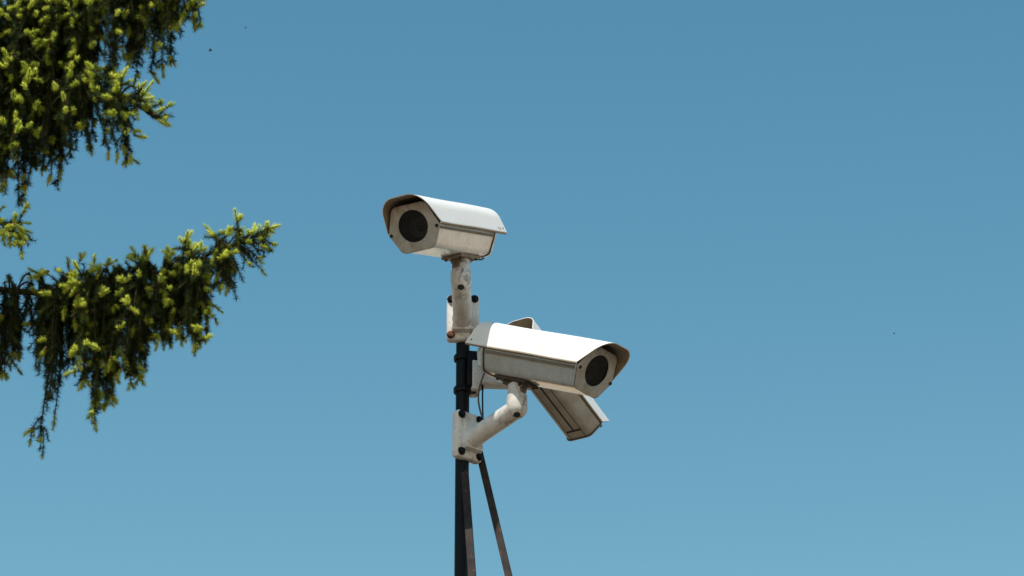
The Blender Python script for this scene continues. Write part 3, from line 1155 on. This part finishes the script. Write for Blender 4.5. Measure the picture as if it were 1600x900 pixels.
def build_bough(bo, parent, name='bough'):
    global NEEDLES
    bm = bmesh.new()
    vs, fs = [], []
    for a, b_, r0, r1 in bo.wood:
        t = (b_ - a)
        if t.length < 1e-6: continue
        t.normalize()
        n = 10 if r0 > .006 else (6 if r0 > .0025 else 4)
        u = t.orthogonal().normalized(); w = t.cross(u)
        k0 = len(vs)
        for k in range(n):
            c_, s_ = math.cos(2 * math.pi * k / n), math.sin(2 * math.pi * k / n)
            vs.append(a - t * r0 * .3 + (u * c_ + w * s_) * r0)
        for k in range(n):
            c_, s_ = math.cos(2 * math.pi * k / n), math.sin(2 * math.pi * k / n)
            vs.append(b_ + t * r1 * .3 + (u * c_ + w * s_) * r1)
        for k in range(n):
            fs.append((k0 + k, k0 + (k + 1) % n, k0 + n + (k + 1) % n, k0 + n + k))
    bm.free()
    me = bpy.data.meshes.new(name)
    me.from_pydata([tuple(v) for v in vs], [], fs)
    wood = mesh_obj(name, me, M_TWIG, parent, True, 60)
    me, n = needle_mesh('needles', bo.old, 'old')
    NEEDLES += n
    o = mesh_obj('needles', me, M_NEEDLE, wood, False); tag(o, kind='stuff')
    if bo.new:
        me, n = needle_mesh('new_shoots', bo.new, 'new')
        NEEDLES += n
        o = mesh_obj('new_shoots', me, M_SHOOT, wood, False); tag(o, kind='stuff')
    if bo.buds:
        bm = bmesh.new()
        for p, d, r in bo.buds:
            q = d.to_track_quat('Z', 'Y').to_matrix().to_4x4()
            add_lathe(bm, [(0, -r * 1.2), (r * .8, -r * .6), (r, .2 * r), (r * .55, 1.3 * r), (0, 1.7 * r)], Matrix.Translation(p) @ q, 6)
        o = bm_obj('bud_scales', bm, M_BUD, wood, True, 60); tag(o, kind='stuff')
    return wood


TRUNK = Vector((-2.95, 10.1, 0))
tree = empty('spruce_tree', (0, 0, 0))
tag(tree, 'tall spruce with drooping boughs and fresh yellow-green shoots, at the left edge', 'tree')
bm = bmesh.new()
tp = [TRUNK + Vector((.03 * math.sin(k * .9), .03 * math.cos(k * 1.3), 10.5 * k / 14)) for k in range(15)]
tr_ = [.19 * (1 - .9 * k / 14) + (.06 if k == 0 else 0) for k in range(15)]
add_tube(bm, tp, tr_, 20)
bm_obj('trunk', bm, M_BARK, tree)


def trunk_px(py):
    """trunk joint (column, row, distance) at about a given row"""
    lo, hi = 2.0, 9.5
    for _ in range(40):
        m = (lo + hi) / 2
        if to_px((TRUNK.x, TRUNK.y, m))[1] > py: lo = m
        else: hi = m
    p = Vector((TRUNK.x, TRUNK.y, lo))
    x, y = to_px(p)
    return (x, y, (p - CAMP).dot(FWD))


# --- lower bough: long limb rising to its tip
bo = Bough()
path = [trunk_px(330), (-320, 405, 10.6), (-100, 440, 10.45), (0, 452, 10.35), (60, 457, 10.30), (130, 450, 10.28), (200, 438, 10.25), (260, 424, 10.22),
        (310, 408, 10.2), (345, 390, 10.2), (385, 374, 10.2), (420, 362, 10.2)]
limb(bo, path, .022, .0022)
env = [(-200, 600), (-20, 600), (10, 595), (30, 570), (42, 500), (52, 585), (58, 600), (66, 585), (80, 560), (95, 622), (108, 640), (118, 575), (132, 545), (142, 590),
       (152, 625), (165, 660), (178, 655), (188, 610), (205, 600), (222, 612), (240, 590), (248, 530), (262, 556), (276, 545), (288, 515), (305, 540), (318, 552), (328, 505), (338, 455), (352, 470), (362, 440), (370, 400)]
curtain(bo, path, env, -190, 42, 60, .13, .45, 1.2)
curtain(bo, path, env, 48, 125, 34, .10, .08, 1.0, .15, True)
curtain(bo, path, env, 55, 128, 16, .10, .2, 1.0, .1, True, frac=(.2, .6))
curtain(bo, path, env, 122, 335, 66, .11, .5, 1.15, frac=(.45, 1.05))
curtain(bo, path, env, 125, 330, 30, .11, .5, 1.15, frac=(.15, .45))
curtain(bo, path, env, 325, 368, 16, .08, .55, 1.0, frac=(.4, .9))
# heavier drooping tassels
for tx, ty, nn, nw in ((-8, 590, 5, .4), (12, 596, 5, .5), (30, 572, 4, .5), (70, 590, 4, .05), (84, 610, 5, .05), (100, 632, 5, .1), (112, 600, 3, .1), (150, 625, 5, .5), (163, 655, 6, .6),
                       (176, 640, 4, .6), (190, 606, 4, .5), (214, 606, 5, .6), (230, 596, 4, .6), (262, 554, 5, .7), (276, 540, 4, .6), (306, 538, 4, .7), (317, 550, 5, .7), (356, 462, 3, .6)):
    for _ in range(nn):
        p = path_at(path, tx + rng.uniform(-8, 4)) + Vector((0, rng.uniform(-.09, .05), -.01))
        yb = ty + rng.uniform(-28, 2)
        L = (yb - to_px(p)[1]) / PXM - .03
        if L > .04:
            sprig(bo, p, Vector((rng.gauss(.02, .08), rng.gauss(-.08, .1), -1)), L, .5, True, nw, 1.2, .0182)
# the long thin strand with a tuft at its end
p = at(78, 560, 10.3)
pts = [at(95, 460, 10.3), at(88, 510, 10.3), at(80, 560, 10.29), at(72, 610, 10.28), at(66, 650, 10.27), at(63, 672, 10.27)]
bo.polyline(pts, .003, .0018); bo.needles(pts, 1.1, .017)
for k_ in (1, 2, 3, 4):
    for _ in range(2): sprig(bo, pts[k_], Vector((rng.gauss(0, .5), rng.gauss(0, .5), -1)), rng.uniform(.03, .08), .3, False, .1, 1.0)
for tx, ty in ((47, 690), (62, 705), (67, 712), (75, 690), (58, 690)):
    e = at(tx, ty, 10.26); s0 = at(65, 665, 10.27)
    m = s0.lerp(e, .5) + Vector((-.012 if tx < 55 else .004, 0, .012))
    bo.polyline([s0, m, e], .0015, .001); bo.needles([s0, m, e], 1.3, .014)
bo.shoot(at(48, 686, 10.26), Vector((-.2, 0, -1)), .022, .6)
bo.shoot(at(64, 684, 10.24), Vector((.05, -.6, -.6)), .03, .8)
bo.shoot(at(67, 708, 10.26), Vector((-.05, 0, -1)), .016, .4)
# second hanging strand
pts = [at(100, 470, 10.26), at(97, 540, 10.26), at(92, 600, 10.26), at(86, 645, 10.26)]
bo.polyline(pts, .003, .0016); bo.needles(pts, 1.2, .017); bo.shoot(pts[-1], Vector((-.02, -.1, -1)), .06, .5)
# twigs standing on top of the limb
for px in [q_ for q_ in range(62, 345, 6) if math.sin(q_ * .11) > -.45]:
    p = path_at(path, px + rng.uniform(-3, 3))
    up = rng.uniform(.25, .9)
    sprig(bo, p, Vector((rng.uniform(-.5, .9), rng.uniform(-.9, .7), up)), rng.uniform(.05, .085), .28, True, .75)
sprig(bo, path_at(path, 294), Vector((.03, 0, 1)), .045, 0, False, 0)
bo.shoot(at(295.5, 392, 10.2), Vector((0, -.05, 1)), .036, .6)
for px, py, dx in ((62, 432, -.9), (75, 424, -.4), (90, 421, .2), (105, 428, .8), (118, 452, .6)):
    bo.shoot(at(px, py, 10.12), Vector((dx, -.5, -.35)), .04, .7)
# the feathery tip
for px, dx, dy, dz, L, nw in ((350, .55, -.3, .5, .05, 1), (356, .35, .1, -.75, .12, 0), (362, .5, -.5, -.5, .10, 1), (368, .25, .2, .7, .01, 1), (372, .55, .2, -.75, .10, 1),
                              (378, .6, -.3, .4, .01, 1), (384, .7, -.4, -.4, .05, 1), (388, .6, .3, -.7, .07, 0), (394, .15, 0, .9, .0, 1), (398, .3, -.3, .6, .0, 1),
                              (404, .5, -.2, -.65, .055, 0), (410, .35, .2, -.9, .05, 0), (352, .2, .4, -.9, .09, 0), (346, .1, -.3, -.9, .12, 1), (340, .4, .3, -.8, .16, 0), (376, .3, -.5, -.2, .03, 1)):
    p = path_at(path, px)
    pts = grow(p, Vector((dx, dy, dz)), L + .01, .06)
    bo.polyline(pts, .0018, .0011); bo.needles(pts, 1.1)
    t = (pts[-1] - pts[-2])
    if nw: bo.shoot(pts[-1], t, rng.uniform(.028, .042), .6)
    elif L > .06:
        sprig(bo, pts[len(pts) // 2], side_dir(t.normalized(), .8), .03, .1, False, 0)
pts = [path_at(path, x) for x in range(335, 425, 8)]
bo.needles(pts, 1.3)
for px in range(332, 412, 4):
    p = path_at(path, px)
    sprig(bo, p, Vector((rng.uniform(.2, .9), rng.uniform(-.5, .5), rng.uniform(-1, .25))), rng.uniform(.03, .075), .12, False, .45, 1.2)
for d in ((.9, -.1, .45), (.85, -.1, .15), (.8, -.2, -.35), (.45, .1, .75)):
    bo.shoot(at(406 + d[0] * 4, 365, 10.2), Vector(d), .032, .7)
for (ax, ay) in ((395, 408), (380, 412), (402, 400), (393, 398)):
    s0 = at(374, 384, 10.18); e = at(ax, ay + 10, 10.16)
    pts = [s0, s0.lerp(e, .5) + Vector((.01, 0, .01)), e]
    bo.polyline(pts, .0016, .001); bo.needles(pts, 1.0, .013)
sunny_shoots(bo, .62, .044, at(118, 450, 10.2).x)
sunny_shoots(bo, .08, .045, -9, at(118, 450, 10.2).x)
build_bough(bo, tree)

# --- upper left bough: front limb with its row of lit shoots
bo = Bough()
pathA = [trunk_px(-160), (-330, -70, 10.73), (-120, -10, 10.58), (-20, 22, 10.48), (50, 24, 10.43), (90, 22, 10.40), (125, 30, 10.38)]
limb(bo, pathA, .022, .003)
envA = [(-200, 345), (0, 338), (20, 336), (34, 320), (44, 292), (58, 305), (66, 345), (76, 338), (82, 300), (95, 292), (112, 268), (128, 258), (142, 246), (170, 262), (200, 262), (212, 240), (260, 200)]
curtain(bo, pathA, envA, -180, 135, 72, .15, .4, 1.2, frac=(.45, 1.08))
curtain(bo, pathA, envA, -120, 140, 40, .15, .45, 1.2, frac=(.12, .5))
back = [(x_, y_, d_ + .26) for x_, y_, d_ in pathA]
curtain(bo, back, [(x_, y_ - 14) for x_, y_ in envA], -140, 150, 60, .10, .08, 1.2, frac=(.5, 1.0))
curtain(bo, pathA, envA, -30, 130, 26, .10, .3, 1.2, frac=(.85, 1.08))
for px in range(-60, 126, 6):
    p = path_at(pathA, px)
    sprig(bo, p, Vector((rng.uniform(-.5, .7), rng.uniform(-1, .2), rng.uniform(.2, .7))), rng.uniform(.04, .07), .3, True, .8)
for px in range(-10, 116, 11):
    bo.shoot(at(px, 20 + rng.uniform(-8, 8), 10.30), Vector((rng.uniform(-.5, .5), -.6, rng.uniform(-.4, .4))), .04, .75)
sunny_shoots(bo, 0.33, .044)
build_bough(bo, tree)

# --- upper right bough: hangs in from above the picture
bo = Bough()
pathB = [trunk_px(-330), (-300, -160, 10.72), (-50, -90, 10.57), (120, -62, 10.52), (220, -42, 10.47), (300, -18, 10.42)]
limb(bo, pathB, .022, .003)
envB = [(60, 250), (110, 250), (128, 240), (150, 225), (180, 205), (200, 185), (212, 150), (222, 128), (240, 118), (254, 138), (264, 128), (267, 62), (276, 38), (288, 55), (302, 50), (314, 50), (320, 20)]
curtain(bo, pathB, envB, 60, 262, 66, .14, .45, 1.2)
curtain(bo, pathB, envB, 200, 312, 46, .10, .6, 1.05, frac=(.5, 1.0), reach=.02)
curtain(bo, pathB, envB, 60, 262, 30, .14, .5, 1.2, frac=(.15, .5))
sunny_shoots(bo, 0.33, .044)
build_bough(bo, tree)

# --- middle bough reaching out to the right with pale shoots
bo = Bough()
pathC = [trunk_px(-30), (-330, 50, 10.85), (-60, 95, 10.38), (60, 118, 10.28), (130, 135, 10.23), (180, 150, 10.18), (215, 165, 10.16), (246, 186, 10.14)]
limb(bo, pathC, .020, .0022)
envC = [(0, 330), (40, 300), (66, 330), (95, 290), (130, 256), (170, 258), (198, 262), (210, 255), (222, 215), (240, 208), (256, 205)]
curtain(bo, pathC, envC, -100, 205, 50, .12, .55, 1.15)
for px in range(100, 246, 6):
    p = path_at(pathC, px)
    sprig(bo, p, Vector((rng.uniform(.1, .9), rng.uniform(-1, .3), rng.uniform(-.3, .6))), rng.uniform(.035, .06), .15, True, .8)
pts = [path_at(pathC, x) for x in range(120, 247, 8)]
bo.needles(pts, 1.1)
for px, py, d, L in ((220, 156, (1, -.1, .15), .042), (240, 178, (.8, -.3, .35), .036), (244, 186, (.75, -.2, -.6), .046), (212, 212, (.7, -.5, -.4), .05), (206, 206, (.6, -.5, -.2), .04),
                     (228, 160, (1, 0, .1), .03), (205, 240, (0, -.2, -1), .04), (184, 238, (-.05, -.2, -1), .04), (170, 235, (0, -.2, -1), .036), (150, 160, (.1, -1, .1), .03), (168, 210, (.1, -1, .1), .03), (196, 212, (.3, -1, 0), .035)):
    p = at(px, py, 10.08); q = path_at(pathC, px - 30)
    bo.polyline([q, q.lerp(p, .5) + Vector((0, 0, .01)), p], .002, .0012); bo.needles([q, q.lerp(p, .5) + Vector((0, 0, .01)), p], 1.1)
    bo.shoot(p, Vector(d), L, .85)
sunny_shoots(bo, 0.45, .038)
build_bough(bo, tree)

# --- small bough between the two masses
bo = Bough()
pathD = [trunk_px(180), (-330, 270, 10.75), (-100, 330, 10.25), (-10, 345, 10.15), (12, 352, 10.12), (30, 372, 10.10), (36, 400, 10.10)]
limb(bo, pathD, .016, .0018)
bo.needles([path_at(pathD, x) for x in range(-90, 37, 5)], 1.2)
for px in range(-90, 30, 4):
    p = path_at(pathD, px)
    sprig(bo, p, Vector((rng.uniform(-.1, .6), rng.uniform(-1, .8), rng.uniform(-.5, .3))), rng.uniform(.04, .07), .25, True, .6)
for px, py, d in ((22, 350, (.8, -.3, -.6)), (29, 366, (.8, -.3, -.65)), (-2, 364, (.9, -.4, .1)), (14, 372, (.2, -.4, -.9)), (28, 380, (.5, -.6, -.3)), (18, 366, (.4, -.7, -.5)), (8, 356, (.6, -.7, -.2)), (33, 392, (.2, -.5, -.9)), (24, 376, (.1, -.7, -.7)), (4, 362, (.3, -.6, -.8))):
    bo.shoot(at(px, py, 10.06), Vector(d), .042, .7)
sunny_shoots(bo, 0.4, .040)
build_bough(bo, tree)

# --- the rest of the crown, outside the picture to the left: one plain bough copied round the trunk
bo = Bough()
n_ = 26
ax = [Vector((1.75 * k / n_, 0, -.28 * math.sin(k / n_ * 2.2) + .12 * (k / n_) ** 3)) for k in range(n_ + 1)]
bo.polyline(ax, .024, .003)
for k in range(4, n_ + 1):
    for s in range(5):
        dy = rng.uniform(-.3, .3) * (1 - .5 * k / n_)
        q = ax[k] + Vector((rng.uniform(0, .08), dy, -.1 * abs(dy)))
        bo.polyline([ax[k], q], .003, .002); bo.needles([ax[k], q], .5, .018)
        sprig(bo, q, Vector((rng.gauss(.1, .2), rng.gauss(0, .2), -1)), rng.uniform(.08, .36), .4, s < 2, .3, .5, .018)
proto = build_bough(bo, tree)
kids = list(proto.children)
spots = []
for i in range(30):
    z = 3.0 + i * .23
    az = (i * 137.5) % 360
    # leave out those that would reach into the view
    if z > 4.0 and (az < 75 or az > 300): continue
    spots.append((z, az))
for i, (z, az) in enumerate(spots):
    s = max(.35, min(1.0, 1.25 - (z - 3) * .12))
    Mx = Matrix.Translation((TRUNK.x, TRUNK.y, z)) @ rotz(math.radians(az)) @ Matrix.Scale(s, 4)
    if i == 0:
        proto.matrix_local = Mx
        continue
    c_ = proto.copy(); COL.objects.link(c_); c_.parent = tree; c_.matrix_local = Mx
    for ch in kids:
        d_ = ch.copy(); COL.objects.link(d_); d_.parent = c_



# ------------------------------------------------------------------ insects in the air
def insect(label, p, L, yaw, pitch):
    root = empty('flying_insect', mat=Matrix.Translation(p) @ rotz(yaw) @ roty(pitch))
    tag(root, label, 'insect', 'insects in the sky')
    bm = bmesh.new()
    prof = [(0, -.5), (.09, -.42), (.14, -.2), (.10, 0), (.15, .15), (.15, .28), (.07, .33), (.12, .40), (.10, .48), (0, .52)]
    add_lathe(bm, [(r * L, z * L) for r, z in prof], roty(math.pi / 2), 12)
    bm_obj('body', bm, M_SCREW, root, True, 80)
    for s in (-1, 1):
        bm = bmesh.new()
        out = [(.2, .05), (.25, .5), (.05, .75), (-.2, .7), (-.3, .4), (.0, .05)]
        a = [bm.verts.new((x * L, s * y * L, .06 * L + .15 * y * L)) for x, y in out]
        b2 = [bm.verts.new((x * L, s * y * L, .08 * L + .15 * y * L)) for x, y in out]
        bm.faces.new(a); bm.faces.new(b2[::-1])
        for k in range(6):
            bm.faces.new((a[k], a[(k + 1) % 6], b2[(k + 1) % 6], b2[k]))
        bm_obj('wing', bm, M_WING, root, False)


M_WING = flat_mat('insect_wing', (0.10, 0.10, 0.10), 0.4)
insect('tiny dark insect in the sky just right of the upper spruce bough', at(328.5, 79, 7.5), .0095, .15, -.15)
insect('tiny slanting insect in the sky, higher and farther from the spruce', at(383.5, 43.5, 8.5), .0075, .4, -.9)
insect('tiny insect alone in the sky far right of the cameras', at(1397, 521, 8.0), .0055, .0, .0)
